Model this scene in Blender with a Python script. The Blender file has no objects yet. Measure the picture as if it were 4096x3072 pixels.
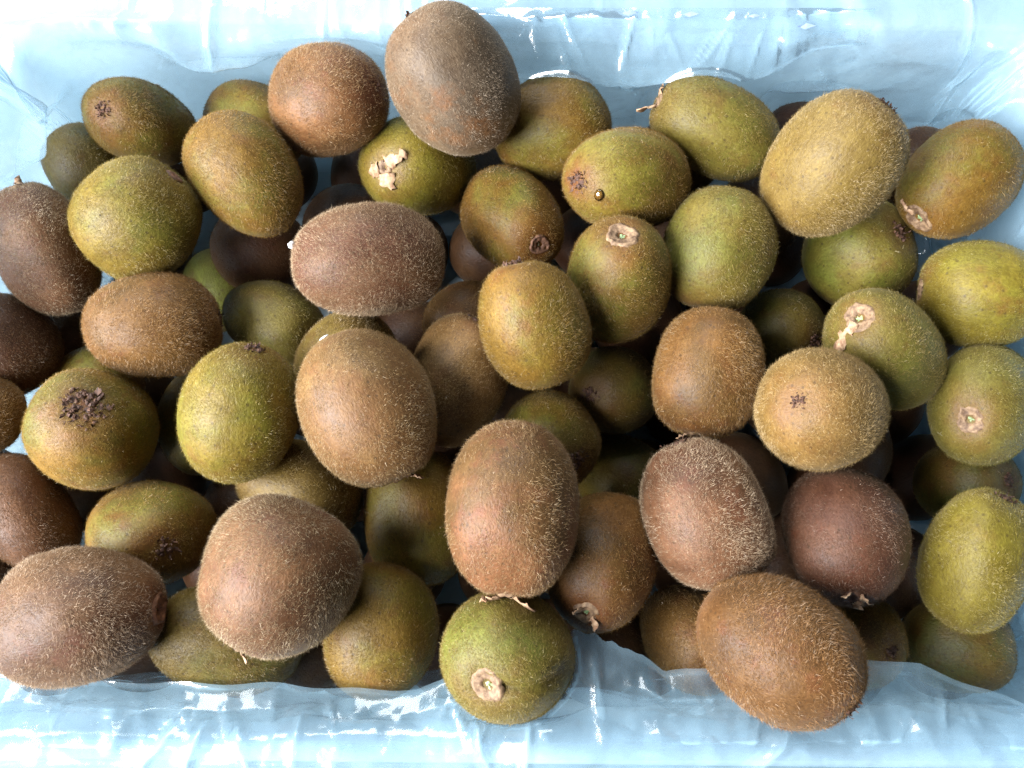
import bpy, math, random
import numpy as np
from mathutils import Quaternion, Vector, Matrix

# ------------------------------------------------------------------ camera, world, light, exposure
scene = bpy.context.scene
col = scene.collection
rng = np.random.default_rng(11)

TILT = math.radians(12.0)
CAM_D = 0.41
cam_data = bpy.data.cameras.new("camera")
cam_data.lens = 30.0
cam_data.sensor_width = 36.0
cam_data.clip_start = 0.01
cam_data.clip_end = 50.0
cam = bpy.data.objects.new("camera", cam_data)
cam.location = (0.0, -CAM_D * math.sin(TILT), CAM_D * math.cos(TILT))
cam.rotation_euler = (TILT, 0.0, 0.0)
col.objects.link(cam)
scene.camera = cam

world = bpy.data.worlds.new("World")
scene.world = world
world.use_nodes = True
bg = world.node_tree.nodes["Background"]
bg.inputs[0].default_value = (0.52, 0.74, 1.0, 1.0)
bg.inputs[1].default_value = 0.15

def area(name, loc, target, sx, sy, energy, color):
    d = bpy.data.lights.new(name, 'AREA')
    d.shape = 'RECTANGLE'; d.size = sx; d.size_y = sy
    d.energy = energy; d.color = color
    o = bpy.data.objects.new(name, d)
    o.location = loc
    o.rotation_euler = (Vector(target) - Vector(loc)).to_track_quat('-Z', 'Y').to_euler()
    col.objects.link(o)
    return o

area("window_light", (-1.38, -0.46, 0.98), (0.0, 0.0, 0.0), 1.60, 1.35, 225.0, (0.98, 0.985, 1.0))
area("far_window_light", (-0.45, 1.25, 0.95), (0.0, 0.0, 0.0), 1.30, 0.70, 34.0, (0.92, 0.97, 1.0))

scene.view_settings.view_transform = 'Standard'
scene.view_settings.look = 'None'
scene.view_settings.gamma = 1.0
scene.view_settings.exposure = 0.0
scene.view_settings.use_curve_mapping = False
scene.render.engine = 'CYCLES'
scene.cycles.max_bounces = 7
scene.cycles.transparent_max_bounces = 14
scene.cycles.use_denoising = True
scene.cycles.denoiser = 'OPENIMAGEDENOISE'
scene.cycles.denoising_input_passes = 'RGB_ALBEDO_NORMAL'
scene.cycles.denoising_prefilter = 'NONE'
scene.cycles.sample_clamp_indirect = 4.0
scene.cycles.caustics_reflective = False
scene.cycles.caustics_refractive = False

# ------------------------------------------------------------------ helpers
def lin(c):
    return tuple(((v / 255.0) / 12.92 if v / 255.0 <= 0.04045 else ((v / 255.0 + 0.055) / 1.055) ** 2.4) for v in c)

def mesh_from(name, verts, faces, smooth=True):
    me = bpy.data.meshes.new(name)
    verts = np.asarray(verts, dtype=np.float32)
    if isinstance(faces, np.ndarray):
        n, k = faces.shape
        me.vertices.add(len(verts)); me.vertices.foreach_set("co", verts.ravel())
        me.loops.add(n * k); me.loops.foreach_set("vertex_index", faces.astype(np.int32).ravel())
        me.polygons.add(n)
        me.polygons.foreach_set("loop_start", np.arange(0, n * k, k, dtype=np.int32))
        me.polygons.foreach_set("loop_total", np.full(n, k, dtype=np.int32))
        me.update(calc_edges=True); me.validate()
    else:
        me.from_pydata([tuple(v) for v in verts], [], faces)
    if smooth:
        me.polygons.foreach_set("use_smooth", np.ones(len(me.polygons), dtype=bool))
    me.update()
    return me

def obj(name, me, mat, parent=None):
    o = bpy.data.objects.new(name, me)
    if mat is not None:
        me.materials.clear(); me.materials.append(mat)
    col.objects.link(o)
    if parent is not None:
        o.parent = parent
    return o

def tag(o, label=None, category=None, group=None, kind=None):
    if label: o["label"] = label
    if category: o["category"] = category
    if group: o["group"] = group
    if kind: o["kind"] = kind
    return o

def grid_faces(nu, nv, wrap=False):
    i = np.arange(nu if wrap else nu - 1); j = np.arange(nv - 1)
    I, J = np.meshgrid(i, j, indexing='ij')
    I2 = (I + 1) % nu
    return np.stack([I * nv + J, I2 * nv + J, I2 * nv + J + 1, I * nv + J + 1], -1).reshape(-1, 4)

def sines(n, dim, fmin, fmax, r):
    """A smooth pseudo-noise: a function R^dim -> about -1..1."""
    k = r.normal(size=(n, dim)); k /= np.linalg.norm(k, axis=1)[:, None]
    k *= r.uniform(fmin, fmax, n)[:, None]; ph = r.uniform(0, 6.28, n)
    def f(p):
        return np.sin(p @ k.T * 6.2832 + ph).sum(-1) / math.sqrt(n) * 1.1
    return f

class NT:
    def __init__(self, name):
        self.m = bpy.data.materials.new(name); self.m.use_nodes = True
        self.t = self.m.node_tree; self.t.nodes.clear()
        self.out = self.t.nodes.new('ShaderNodeOutputMaterial')
    def n(self, kind, **kw):
        nd = self.t.nodes.new(kind)
        for k, v in kw.items():
            if k.startswith('i_'):
                key = k[2:]
                key = int(key) if key.isdigit() else key.replace('_', ' ')
                s = nd.inputs[key]
                if isinstance(v, bpy.types.NodeSocket): self.t.links.new(v, s)
                else: s.default_value = v
            else: setattr(nd, k, v)
        return nd
    def link(self, a, b): self.t.links.new(a, b)
    def mix(self, fac, a, b, blend='MIX'):
        nd = self.t.nodes.new('ShaderNodeMix'); nd.data_type = 'RGBA'; nd.blend_type = blend
        for s, v in ((nd.inputs[0], fac), (nd.inputs[6], a), (nd.inputs[7], b)):
            if isinstance(v, bpy.types.NodeSocket): self.t.links.new(v, s)
            elif isinstance(v, (int, float)): s.default_value = v
            else: s.default_value = (*v[:3], 1.0)
        return nd.outputs[2]
    def ramp(self, fac, lo, hi, a=0.0, b=1.0):
        nd = self.n('ShaderNodeMapRange', i_0=fac, i_1=lo, i_2=hi, i_3=a, i_4=b)
        return nd.outputs[0]
    def math(self, op, a, b=0.0):
        nd = self.n('ShaderNodeMath', operation=op, i_0=a, i_1=b); return nd.outputs[0]

# ------------------------------------------------------------------ materials
def skin_material():
    k = NT("kiwi_skin")
    main = k.n('ShaderNodeAttribute', attribute_type='OBJECT', attribute_name='skin_main').outputs['Color']
    patch = k.n('ShaderNodeAttribute', attribute_type='OBJECT', attribute_name='skin_patch').outputs['Color']
    endc = k.n('ShaderNodeAttribute', attribute_type='OBJECT', attribute_name='skin_end').outputs['Color']
    pole = k.n('ShaderNodeAttribute', attribute_type='GEOMETRY', attribute_name='pole').outputs['Fac']
    tc = k.n('ShaderNodeTexCoord').outputs['Object']
    rnd = k.n('ShaderNodeObjectInfo').outputs['Random']
    off = k.n('ShaderNodeVectorMath', operation='ADD', i_0=tc,
              i_1=k.n('ShaderNodeCombineXYZ', i_0=k.math('MULTIPLY', rnd, 7.0), i_1=k.math('MULTIPLY', rnd, 13.0), i_2=k.math('MULTIPLY', rnd, 3.0)).outputs[0]).outputs[0]
    n1 = k.n('ShaderNodeTexNoise', i_Vector=off, i_Scale=26.0, i_Detail=3.0, i_Roughness=0.6).outputs[0]
    f1 = k.ramp(n1, 0.44, 0.58)
    c = k.mix(f1, main, patch)
    st = k.n('ShaderNodeMapping', i_Vector=off, i_Scale=(1.0, 1.0, 0.6)).outputs[0]
    n2 = k.n('ShaderNodeTexNoise', i_Vector=st, i_Scale=130.0, i_Detail=5.0, i_Roughness=0.65).outputs[0]
    c = k.mix(0.55, c, k.mix(k.ramp(n2, 0.3, 0.7), (0.45, 0.36, 0.30), (1.25, 1.22, 1.15)), 'MULTIPLY')
    # russet patches
    n5 = k.n('ShaderNodeTexNoise', i_Vector=off, i_Scale=48.0, i_Detail=4.0, i_Roughness=0.7).outputs[0]
    c = k.mix(k.ramp(n5, 0.54, 0.70, 0.0, 0.65), c, endc)
    # ends of the fruit
    n3 = k.n('ShaderNodeTexNoise', i_Vector=off, i_Scale=170.0, i_Detail=3.0).outputs[0]
    pf = k.math('MULTIPLY', pole, k.ramp(n3, 0.25, 0.7, 0.55, 1.15))
    c = k.mix(pf, c, endc)
    # fine grain: tiny shadows of the hairs, put into the skin colour
    n4 = k.n('ShaderNodeTexNoise', i_Vector=st, i_Scale=900.0, i_Detail=3.0, i_Roughness=0.7).outputs[0]
    c = k.mix(0.55, c, k.mix(k.ramp(n4, 0.32, 0.68), (0.5, 0.42, 0.36), (1.2, 1.2, 1.15)), 'MULTIPLY')
    # dark lenticels
    vo = k.n('ShaderNodeTexVoronoi', i_Vector=off, i_Scale=230.0, i_Randomness=1.0).outputs['Distance']
    c = k.mix(k.ramp(vo, 0.10, 0.2, 0.55, 0.0), c, (0.05, 0.028, 0.012))
    c = k.mix(1.0, c, (0.545, 0.505, 0.42), 'MULTIPLY')
    bump = k.n('ShaderNodeBump', i_Strength=0.6, i_Distance=0.0006, i_Height=k.math('ADD', n4, k.math('MULTIPLY', n2, 0.8)))
    p = k.n('ShaderNodeBsdfPrincipled', i_Base_Color=c, i_Roughness=k.ramp(n2, 0.3, 0.7, 0.40, 0.60), i_Normal=bump.outputs[0])
    p.inputs['Specular IOR Level'].default_value = 0.30
    p.inputs['Sheen Weight'].default_value = 0.12
    p.inputs['Sheen Roughness'].default_value = 0.4
    p.inputs['Sheen Tint'].default_value = (0.9, 0.75, 0.5, 1)
    k.link(p.outputs[0], k.out.inputs[0])
    return k.m

def fuzz_material():
    k = NT("kiwi_fuzz")
    hair = k.n('ShaderNodeAttribute', attribute_type='OBJECT', attribute_name='skin_hair').outputs['Color']
    main = k.n('ShaderNodeAttribute', attribute_type='OBJECT', attribute_name='skin_main').outputs['Color']
    isl = k.n('ShaderNodeNewGeometry').outputs['Random Per Island']
    c = k.mix(k.ramp(isl, 0.0, 0.75), k.mix(0.3, main, (0.16, 0.09, 0.035)), hair)
    c = k.mix(k.ramp(isl, 0.96, 1.0, 0.0, 0.4), c, (0.72, 0.62, 0.46))
    c = k.mix(1.0, c, (0.72, 0.68, 0.60), 'MULTIPLY')
    d = k.n('ShaderNodeBsdfDiffuse', i_Color=c).outputs[0]
    t = k.n('ShaderNodeBsdfTranslucent', i_Color=c).outputs[0]
    g = k.n('ShaderNodeBsdfGlossy', i_Color=(0.8, 0.75, 0.65, 1), i_Roughness=0.36).outputs[0]
    m = k.n('ShaderNodeMixShader', i_0=0.40, i_1=d, i_2=t).outputs[0]
    m = k.n('ShaderNodeMixShader', i_0=0.05, i_1=m, i_2=g).outputs[0]
    k.link(m, k.out.inputs[0])
    return k.m

def simple_material(name, c1, c2, scale, rough=0.7, bump=0.0004, lo=0.35, hi=0.65):
    k = NT(name)
    tc = k.n('ShaderNodeTexCoord').outputs['Object']
    n = k.n('ShaderNodeTexNoise', i_Vector=tc, i_Scale=scale, i_Detail=4.0, i_Roughness=0.65).outputs[0]
    c = k.mix(k.ramp(n, lo, hi), lin(c1), lin(c2))
    b = k.n('ShaderNodeBump', i_Strength=0.7, i_Distance=bump, i_Height=n)
    p = k.n('ShaderNodeBsdfPrincipled', i_Base_Color=c, i_Roughness=rough, i_Normal=b.outputs[0])
    k.link(p.outputs[0], k.out.inputs[0])
    return k.m

def film_material():
    k = NT("plastic_film")
    tc = k.n('ShaderNodeTexCoord').outputs['Object']
    n = k.n('ShaderNodeTexNoise', i_Vector=tc, i_Scale=34.0, i_Detail=3.0, i_Roughness=0.6).outputs[0]
    n2 = k.n('ShaderNodeTexNoise', i_Vector=tc, i_Scale=210.0, i_Detail=2.0).outputs[0]
    b = k.n('ShaderNodeBump', i_Strength=0.22, i_Distance=0.0010, i_Height=k.math('ADD', n2, k.math('MULTIPLY', n, 1.5)))
    tr = k.n('ShaderNodeBsdfTransparent', i_Color=(0.985, 0.99, 1.0, 1)).outputs[0]
    di = k.n('ShaderNodeBsdfDiffuse', i_Color=(0.54, 0.82, 1.0, 1)).outputs[0]
    tl = k.n('ShaderNodeBsdfTranslucent', i_Color=(0.54, 0.82, 1.0, 1)).outputs[0]
    milky = k.n('ShaderNodeMixShader', i_0=0.45, i_1=di, i_2=tl).outputs[0]
    cr = k.n('ShaderNodeAttribute', attribute_type='GEOMETRY', attribute_name='crease').outputs['Fac']
    body = k.n('ShaderNodeMixShader', i_0=k.math('ADD', k.ramp(n, 0.3, 0.7, 0.08, 0.28), k.math('MULTIPLY', cr, 0.34)), i_1=tr, i_2=milky).outputs[0]
    gl = k.n('ShaderNodeBsdfGlossy', i_Color=(1, 1, 1, 1), i_Roughness=0.15, i_Normal=b.outputs[0]).outputs[0]
    fr = k.n('ShaderNodeFresnel', i_IOR=1.6, i_Normal=b.outputs[0]).outputs[0]
    fr = k.math('MINIMUM', k.math('MULTIPLY', fr, 1.15), 0.5)
    m = k.n('ShaderNodeMixShader', i_0=fr, i_1=body, i_2=gl).outputs[0]
    k.link(m, k.out.inputs[0])
    return k.m

def crate_material():
    k = NT("pale_blue_foam")
    tc = k.n('ShaderNodeTexCoord').outputs['Object']
    v = k.n('ShaderNodeTexVoronoi', i_Vector=tc, i_Scale=260.0)
    n = k.n('ShaderNodeTexNoise', i_Vector=tc, i_Scale=9.0, i_Detail=3.0).outputs[0]
    c = k.mix(k.ramp(n, 0.3, 0.7), (0.61, 0.84, 0.99), (0.69, 0.89, 1.0))
    c = k.mix(k.ramp(v.outputs['Distance'], 0.0, 0.9, 0.0, 0.14), c, (0.45, 0.62, 0.85))
    b = k.n('ShaderNodeBump', i_Strength=0.25, i_Distance=0.0006, i_Height=v.outputs['Distance'])
    p = k.n('ShaderNodeBsdfPrincipled', i_Base_Color=c, i_Roughness=0.55, i_Normal=b.outputs[0])
    tl = k.n('ShaderNodeBsdfTranslucent', i_Color=(0.88, 0.97, 1.0, 1)).outputs[0]
    k.link(k.n('ShaderNodeMixShader', i_0=0.50, i_1=p.outputs[0], i_2=tl).outputs[0], k.out.inputs[0])
    return k.m

M_SKIN, M_FUZZ, M_FILM, M_CRATE = skin_material(), fuzz_material(), film_material(), crate_material()
M_BLOSSOM = simple_material("withered_blossom", (42, 25, 19), (98, 66, 48), 700, 0.75)
M_SCAR = simple_material("dry_stem_scar", (80, 57, 39), (140, 114, 86), 420, 0.7)
M_SCARDARK = simple_material("dark_stem_scar", (66, 42, 32), (128, 92, 70), 420, 0.7)
M_PITH = simple_material("green_pith", (104, 124, 84), (146, 168, 122), 500, 0.5)
M_DARKPITH = simple_material("brown_pith", (70, 58, 40), (130, 116, 84), 500, 0.6)
M_SEPAL = simple_material("dry_sepal", (128, 92, 66), (190, 160, 128), 330, 0.75)
M_TABLE = simple_material("grey_table_surface", (92, 112, 118), (116, 134, 138), 14, 0.6)
M_VENT = simple_material("vent_grey", (120, 138, 176), (138, 156, 190), 120, 0.8)
M_CRUMB = simple_material("white_foam", (225, 230, 235), (245, 246, 248), 400, 0.6)

# ------------------------------------------------------------------ layout of the fruit (metres): centre, orientation, half sizes
FRUIT = {
    1: ((-0.1897, 0.1358, 0.0020), (0.542, 0.142, 0.069, -0.825), (0.0207, 0.0255, 0.0308)),
    2: ((-0.2232, 0.1181, -0.0160), (0.602, 0.752, 0.263, 0.057), (0.0213, 0.0204, 0.0246)),
    3: ((-0.1781, 0.0749, 0.0200), (0.090, 0.379, 0.449, 0.804), (0.0274, 0.0264, 0.0296)),
    4: ((-0.1293, 0.0998, 0.0180), (0.546, 0.772, 0.256, 0.201), (0.0242, 0.0252, 0.0320)),
    5: ((-0.1375, 0.1442, -0.0180), (0.528, 0.624, 0.261, 0.513), (0.0234, 0.0225, 0.0271)),
    6: ((-0.0900, 0.1361, 0.0220), (0.398, 0.445, 0.200, 0.777), (0.0270, 0.0259, 0.0301)),
    7: ((-0.0272, 0.1361, 0.0420), (0.431, 0.842, 0.190, 0.261), (0.0301, 0.0289, 0.0336)),
    8: ((-0.0483, 0.1174, -0.0080), (0.653, 0.320, 0.007, -0.687), (0.0248, 0.0280, 0.0332)),
    9: ((0.0197, 0.1326, 0.0040), (0.363, 0.459, 0.327, 0.742), (0.0260, 0.0250, 0.0301)),
    10: ((-0.0007, 0.0866, -0.0040), (0.790, 0.456, 0.050, 0.407), (0.0235, 0.0244, 0.0321)),
    11: ((0.0562, 0.0978, 0.0158), (0.562, 0.446, -0.160, -0.678), (0.0248, 0.0259, 0.0330)),
    12: ((0.1015, 0.1278, 0.0105), (0.238, 0.481, -0.408, -0.739), (0.0233, 0.0264, 0.0333)),
    13: ((0.1476, 0.0967, 0.0340), (0.318, 0.175, 0.401, 0.841), (0.0287, 0.0276, 0.0343)),
    14: ((0.2191, 0.0995, 0.0120), (0.655, 0.639, -0.293, -0.278), (0.0251, 0.0261, 0.0313)),
    15: ((0.1614, 0.1400, -0.0357), (0.611, 0.760, -0.073, 0.210), (0.0229, 0.0220, 0.0265)),
    16: ((0.2237, 0.1227, -0.0300), (0.622, 0.737, -0.123, 0.235), (0.0213, 0.0222, 0.0257)),
    17: ((-0.2268, 0.0646, 0.0080), (0.283, -0.035, -0.449, -0.847), (0.0226, 0.0256, 0.0323)),
    18: ((-0.1357, 0.0806, -0.0332), (0.545, 0.677, 0.320, 0.379), (0.0240, 0.0230, 0.0258)),
    19: ((-0.0660, 0.0514, 0.0300), (0.477, 0.508, -0.324, -0.640), (0.0259, 0.0270, 0.0344)),
    20: ((-0.1685, 0.0250, 0.0140), (0.325, 0.589, 0.504, 0.541), (0.0245, 0.0256, 0.0306)),
    21: ((-0.1223, 0.0370, -0.0213), (0.695, 0.483, 0.236, 0.478), (0.0204, 0.0231, 0.0291)),
    22: ((-0.0808, 0.0122, -0.0044), (0.278, 0.275, 0.320, 0.863), (0.0234, 0.0225, 0.0271)),
    23: ((-0.0627, -0.0182, 0.0357), (0.635, 0.732, 0.206, 0.136), (0.0290, 0.0302, 0.0349)),
    24: ((-0.0268, 0.0009, 0.0009), (0.107, 0.153, 0.541, 0.820), (0.0244, 0.0254, 0.0323)),
    25: ((0.0095, 0.0216, 0.0303), (0.104, 0.131, -0.512, -0.843), (0.0242, 0.0252, 0.0301)),
    26: ((0.0509, 0.0467, 0.0140), (0.051, -0.042, 0.194, 0.979), (0.0247, 0.0257, 0.0328)),
    27: ((0.1007, 0.0653, 0.0100), (0.629, 0.761, -0.152, -0.034), (0.0279, 0.0268, 0.0301)),
    28: ((0.1805, 0.0725, -0.0180), (0.482, 0.154, 0.151, 0.849), (0.0290, 0.0258, 0.0279)),
    29: ((0.1757, 0.0149, 0.0108), (0.212, 0.301, -0.205, -0.907), (0.0234, 0.0289, 0.0349)),
    30: ((0.2254, 0.0427, 0.0080), (0.265, 0.620, -0.531, -0.514), (0.0257, 0.0247, 0.0277)),
    31: ((0.1393, 0.0328, -0.0240), (0.712, 0.353, 0.063, 0.604), (0.0223, 0.0214, 0.0223)),
    32: ((0.0911, 0.0028, 0.0140), (0.665, 0.730, -0.158, -0.034), (0.0256, 0.0246, 0.0306)),
    33: ((0.1358, -0.0181, 0.0318), (0.703, -0.188, -0.241, 0.642), (0.0266, 0.0277, 0.0321)),
    34: ((0.2240, -0.0105, 0.0012), (0.926, 0.198, -0.321, -0.010), (0.0231, 0.0285, 0.0313)),
    35: ((0.0522, 0.0021, -0.0240), (0.712, 0.307, -0.143, -0.615), (0.0232, 0.0223, 0.0241)),
    36: ((0.0182, -0.0265, -0.0080), (0.820, 0.339, 0.100, 0.451), (0.0237, 0.0228, 0.0256)),
    37: ((0.0001, -0.0622, 0.0430), (0.720, 0.693, -0.017, -0.020), (0.0277, 0.0288, 0.0367)),
    38: ((0.0558, -0.0401, -0.0420), (0.709, 0.414, 0.212, 0.530), (0.0211, 0.0203, 0.0252)),
    39: ((0.0409, -0.0830, 0.0052), (0.904, 0.393, -0.108, -0.128), (0.0245, 0.0278, 0.0350)),
    40: ((0.0853, -0.0621, 0.0212), (0.066, 0.206, -0.629, -0.747), (0.0270, 0.0282, 0.0337)),
    41: ((0.1477, -0.0722, 0.0160), (0.867, 0.462, -0.149, 0.109), (0.0267, 0.0256, 0.0319)),
    42: ((0.2057, -0.0827, 0.0172), (0.313, -0.058, 0.532, 0.785), (0.0227, 0.0257, 0.0324)),
    43: ((0.1070, -0.1179, 0.0440), (0.742, 0.499, 0.198, 0.402), (0.0271, 0.0282, 0.0338)),
    44: ((-0.1942, -0.0240, 0.0100), (0.981, -0.073, 0.170, 0.056), (0.0284, 0.0273, 0.0340)),
    45: ((-0.1208, -0.0192, 0.0270), (0.028, -0.172, -0.473, -0.864), (0.0255, 0.0266, 0.0318)),
    46: ((-0.1666, -0.0705, -0.0006), (0.952, 0.130, 0.277, -0.007), (0.0272, 0.0242, 0.0303)),
    47: ((-0.2269, -0.0613, -0.0017), (0.659, 0.660, 0.355, 0.064), (0.0204, 0.0231, 0.0291)),
    48: ((-0.2482, 0.0209, -0.0050), (0.588, 0.721, 0.356, 0.093), (0.0230, 0.0221, 0.0248)),
    49: ((-0.2473, -0.0164, 0.0087), (0.454, 0.621, 0.493, 0.406), (0.0193, 0.0159, 0.0179)),
    50: ((-0.1761, -0.1052, 0.0405), (0.480, 0.478, 0.527, 0.513), (0.0273, 0.0284, 0.0340)),
    51: ((-0.0952, -0.0895, 0.0449), (0.707, 0.654, -0.081, -0.258), (0.0323, 0.0310, 0.0323)),
    52: ((-0.1024, -0.0493, -0.0106), (0.653, 0.515, 0.351, 0.431), (0.0237, 0.0247, 0.0314)),
    53: ((-0.0448, -0.0625, -0.0131), (0.720, 0.690, 0.075, 0.005), (0.0257, 0.0267, 0.0330)),
    54: ((-0.0588, -0.1139, 0.0081), (0.003, -0.090, -0.659, -0.747), (0.0248, 0.0238, 0.0296)),
    55: ((-0.0016, -0.1215, 0.0316), (0.927, 0.218, -0.097, -0.289), (0.0282, 0.0251, 0.0282)),
    56: ((-0.1252, -0.1167, 0.0077), (0.514, 0.557, 0.532, 0.378), (0.0237, 0.0247, 0.0325)),
    57: ((0.0828, -0.1184, -0.0110), (0.899, 0.274, 0.046, 0.339), (0.0211, 0.0220, 0.0280)),
    58: ((0.0450, -0.1217, -0.0294), (0.830, 0.526, 0.069, 0.172), (0.0201, 0.0209, 0.0242)),
    59: ((0.1609, -0.1192, -0.0100), (0.786, 0.157, 0.097, 0.590), (0.0214, 0.0191, 0.0206)),
    60: ((0.2089, -0.1217, -0.0156), (0.656, 0.342, 0.335, 0.584), (0.0218, 0.0210, 0.0244)),
    61: ((0.1827, -0.0891, -0.0360), (0.780, 0.568, -0.042, 0.258), (0.0201, 0.0193, 0.0232)),
    62: ((0.2310, -0.0445, -0.0340), (0.679, 0.163, 0.110, 0.707), (0.0222, 0.0214, 0.0257)),
    63: ((0.1745, -0.0224, -0.0380), (0.735, 0.628, -0.053, 0.248), (0.0203, 0.0211, 0.0260)),
    64: ((-0.1576, -0.0149, -0.0260), (0.670, 0.720, 0.171, -0.061), (0.0216, 0.0224, 0.0268)),
    65: ((-0.0887, 0.0932, -0.0381), (0.462, 0.584, 0.341, 0.574), (0.0247, 0.0237, 0.0266)),
    66: ((-0.0222, 0.0374, -0.0287), (0.354, 0.356, 0.401, 0.766), (0.0234, 0.0225, 0.0234)),
    67: ((-0.2137, 0.0051, -0.0291), (0.321, 0.489, 0.472, 0.660), (0.0225, 0.0216, 0.0225)),
    68: ((-0.0935, -0.1227, -0.0265), (0.789, 0.596, 0.152, 0.011), (0.0204, 0.0196, 0.0204)),
    69: ((-0.1647, 0.0685, -0.0632), (0.643, 0.741, 0.193, 0.014), (0.0224, 0.0215, 0.0250)),
    70: ((0.1351, 0.1031, -0.0391), (0.638, 0.750, -0.072, 0.159), (0.0224, 0.0215, 0.0241)),
    71: ((0.0917, 0.1365, -0.0346), (0.358, 0.334, 0.335, 0.805), (0.0228, 0.0219, 0.0246)),
    72: ((-0.1353, -0.0578, -0.0446), (0.540, 0.570, 0.454, 0.421), (0.0223, 0.0214, 0.0232)),
    73: ((-0.0567, 0.0382, -0.0571), (0.523, 0.589, 0.353, 0.505), (0.0228, 0.0219, 0.0246)),
    75: ((-0.2682, -0.0491, -0.0334), (0.719, 0.617, 0.318, -0.002), (0.0217, 0.0209, 0.0251)),
    76: ((-0.2531, -0.0869, -0.0163), (0.747, 0.586, 0.315, -0.014), (0.0185, 0.0193, 0.0223)),
    74: ((-0.2411, 0.0331, -0.0427), (0.430, 0.650, 0.467, 0.417), (0.0231, 0.0191, 0.0214)),
    101: ((-0.2390, -0.1255, -0.0650), (0.350, 0.818, -0.431, 0.151), (0.0229, 0.0239, 0.0263)),
    102: ((-0.1919, -0.1253, -0.0647), (0.363, -0.480, 0.709, -0.368), (0.0236, 0.0246, 0.0271)),
    103: ((-0.1376, -0.1263, -0.0649), (0.501, -0.629, -0.232, -0.547), (0.0237, 0.0247, 0.0272)),
    104: ((-0.0831, -0.1279, -0.0684), (0.703, -0.529, -0.250, -0.403), (0.0227, 0.0236, 0.0260)),
    105: ((-0.0342, -0.1285, -0.0674), (0.997, 0.065, -0.028, -0.012), (0.0227, 0.0237, 0.0261)),
    106: ((0.0218, -0.1279, -0.0669), (0.087, -0.707, 0.290, -0.639), (0.0246, 0.0256, 0.0282)),
    107: ((0.0697, -0.1288, -0.0660), (0.115, 0.191, -0.189, -0.956), (0.0224, 0.0233, 0.0257)),
    108: ((0.1232, -0.1241, -0.0630), (0.598, -0.645, 0.352, -0.320), (0.0229, 0.0239, 0.0264)),
    109: ((0.1679, -0.1337, -0.0665), (0.410, -0.100, 0.114, -0.900), (0.0239, 0.0249, 0.0274)),
    110: ((0.2267, -0.1274, -0.0653), (0.487, -0.792, 0.319, -0.183), (0.0227, 0.0237, 0.0261)),
    111: ((-0.2076, -0.0868, -0.0671), (0.944, -0.025, 0.103, -0.312), (0.0233, 0.0243, 0.0268)),
    112: ((-0.1559, -0.0816, -0.0760), (0.999, -0.030, 0.003, 0.015), (0.0243, 0.0253, 0.0279)),
    113: ((-0.1115, -0.0884, -0.0655), (0.392, 0.267, -0.759, -0.445), (0.0231, 0.0241, 0.0266)),
    114: ((-0.0577, -0.0872, -0.0680), (0.214, 0.030, -0.059, 0.975), (0.0233, 0.0243, 0.0268)),
    115: ((-0.0062, -0.0863, -0.0663), (0.984, -0.044, 0.023, -0.173), (0.0226, 0.0236, 0.0260)),
    116: ((0.0463, -0.0834, -0.0675), (0.577, -0.528, 0.623, -0.029), (0.0224, 0.0234, 0.0257)),
    117: ((0.0998, -0.0808, -0.0650), (0.507, 0.732, -0.385, -0.241), (0.0240, 0.0250, 0.0275)),
    118: ((0.1475, -0.0813, -0.0675), (0.076, 0.527, 0.240, -0.812), (0.0238, 0.0249, 0.0274)),
    119: ((0.2046, -0.0867, -0.0713), (0.995, -0.066, 0.076, 0.011), (0.0227, 0.0237, 0.0261)),
    120: ((-0.2401, -0.0427, -0.0669), (0.716, 0.173, -0.515, 0.439), (0.0233, 0.0243, 0.0268)),
    121: ((-0.1878, -0.0382, -0.0689), (0.996, -0.066, -0.018, -0.053), (0.0232, 0.0242, 0.0267)),
    122: ((-0.0833, -0.0367, -0.0709), (0.815, -0.115, 0.569, 0.000), (0.0246, 0.0256, 0.0282)),
    123: ((-0.0312, -0.0353, -0.0669), (0.997, -0.015, 0.073, -0.032), (0.0228, 0.0238, 0.0262)),
    124: ((0.0176, -0.0367, -0.0652), (0.843, -0.044, -0.535, -0.013), (0.0225, 0.0234, 0.0258)),
    125: ((0.0747, -0.0400, -0.0784), (0.992, -0.009, -0.071, -0.101), (0.0230, 0.0239, 0.0264)),
    126: ((0.1237, -0.0403, -0.0637), (0.905, -0.316, -0.278, -0.057), (0.0243, 0.0253, 0.0279)),
    127: ((0.1766, -0.0439, -0.0736), (0.279, 0.887, 0.012, 0.369), (0.0227, 0.0237, 0.0261)),
    128: ((0.2307, -0.0370, -0.0799), (0.721, -0.013, 0.201, 0.663), (0.0236, 0.0246, 0.0271)),
    129: ((-0.2140, 0.0068, -0.0726), (0.356, -0.567, 0.305, -0.677), (0.0230, 0.0240, 0.0264)),
    130: ((-0.1594, 0.0063, -0.0663), (0.964, 0.163, 0.020, -0.211), (0.0235, 0.0245, 0.0270)),
    131: ((-0.1108, 0.0087, -0.0728), (0.998, -0.000, -0.051, 0.026), (0.0243, 0.0253, 0.0279)),
    132: ((-0.0050, 0.0035, -0.0634), (0.138, -0.240, 0.591, -0.757), (0.0239, 0.0249, 0.0274)),
    133: ((0.0456, 0.0075, -0.0663), (0.557, 0.395, 0.589, -0.431), (0.0232, 0.0242, 0.0267)),
    134: ((0.0991, 0.0029, -0.0705), (0.666, 0.481, 0.287, -0.493), (0.0233, 0.0243, 0.0268)),
    135: ((0.1553, 0.0052, -0.0681), (0.276, 0.740, -0.585, -0.187), (0.0232, 0.0242, 0.0266)),
    136: ((0.2024, 0.0049, -0.0634), (0.954, -0.218, 0.094, 0.185), (0.0234, 0.0244, 0.0269)),
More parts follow.
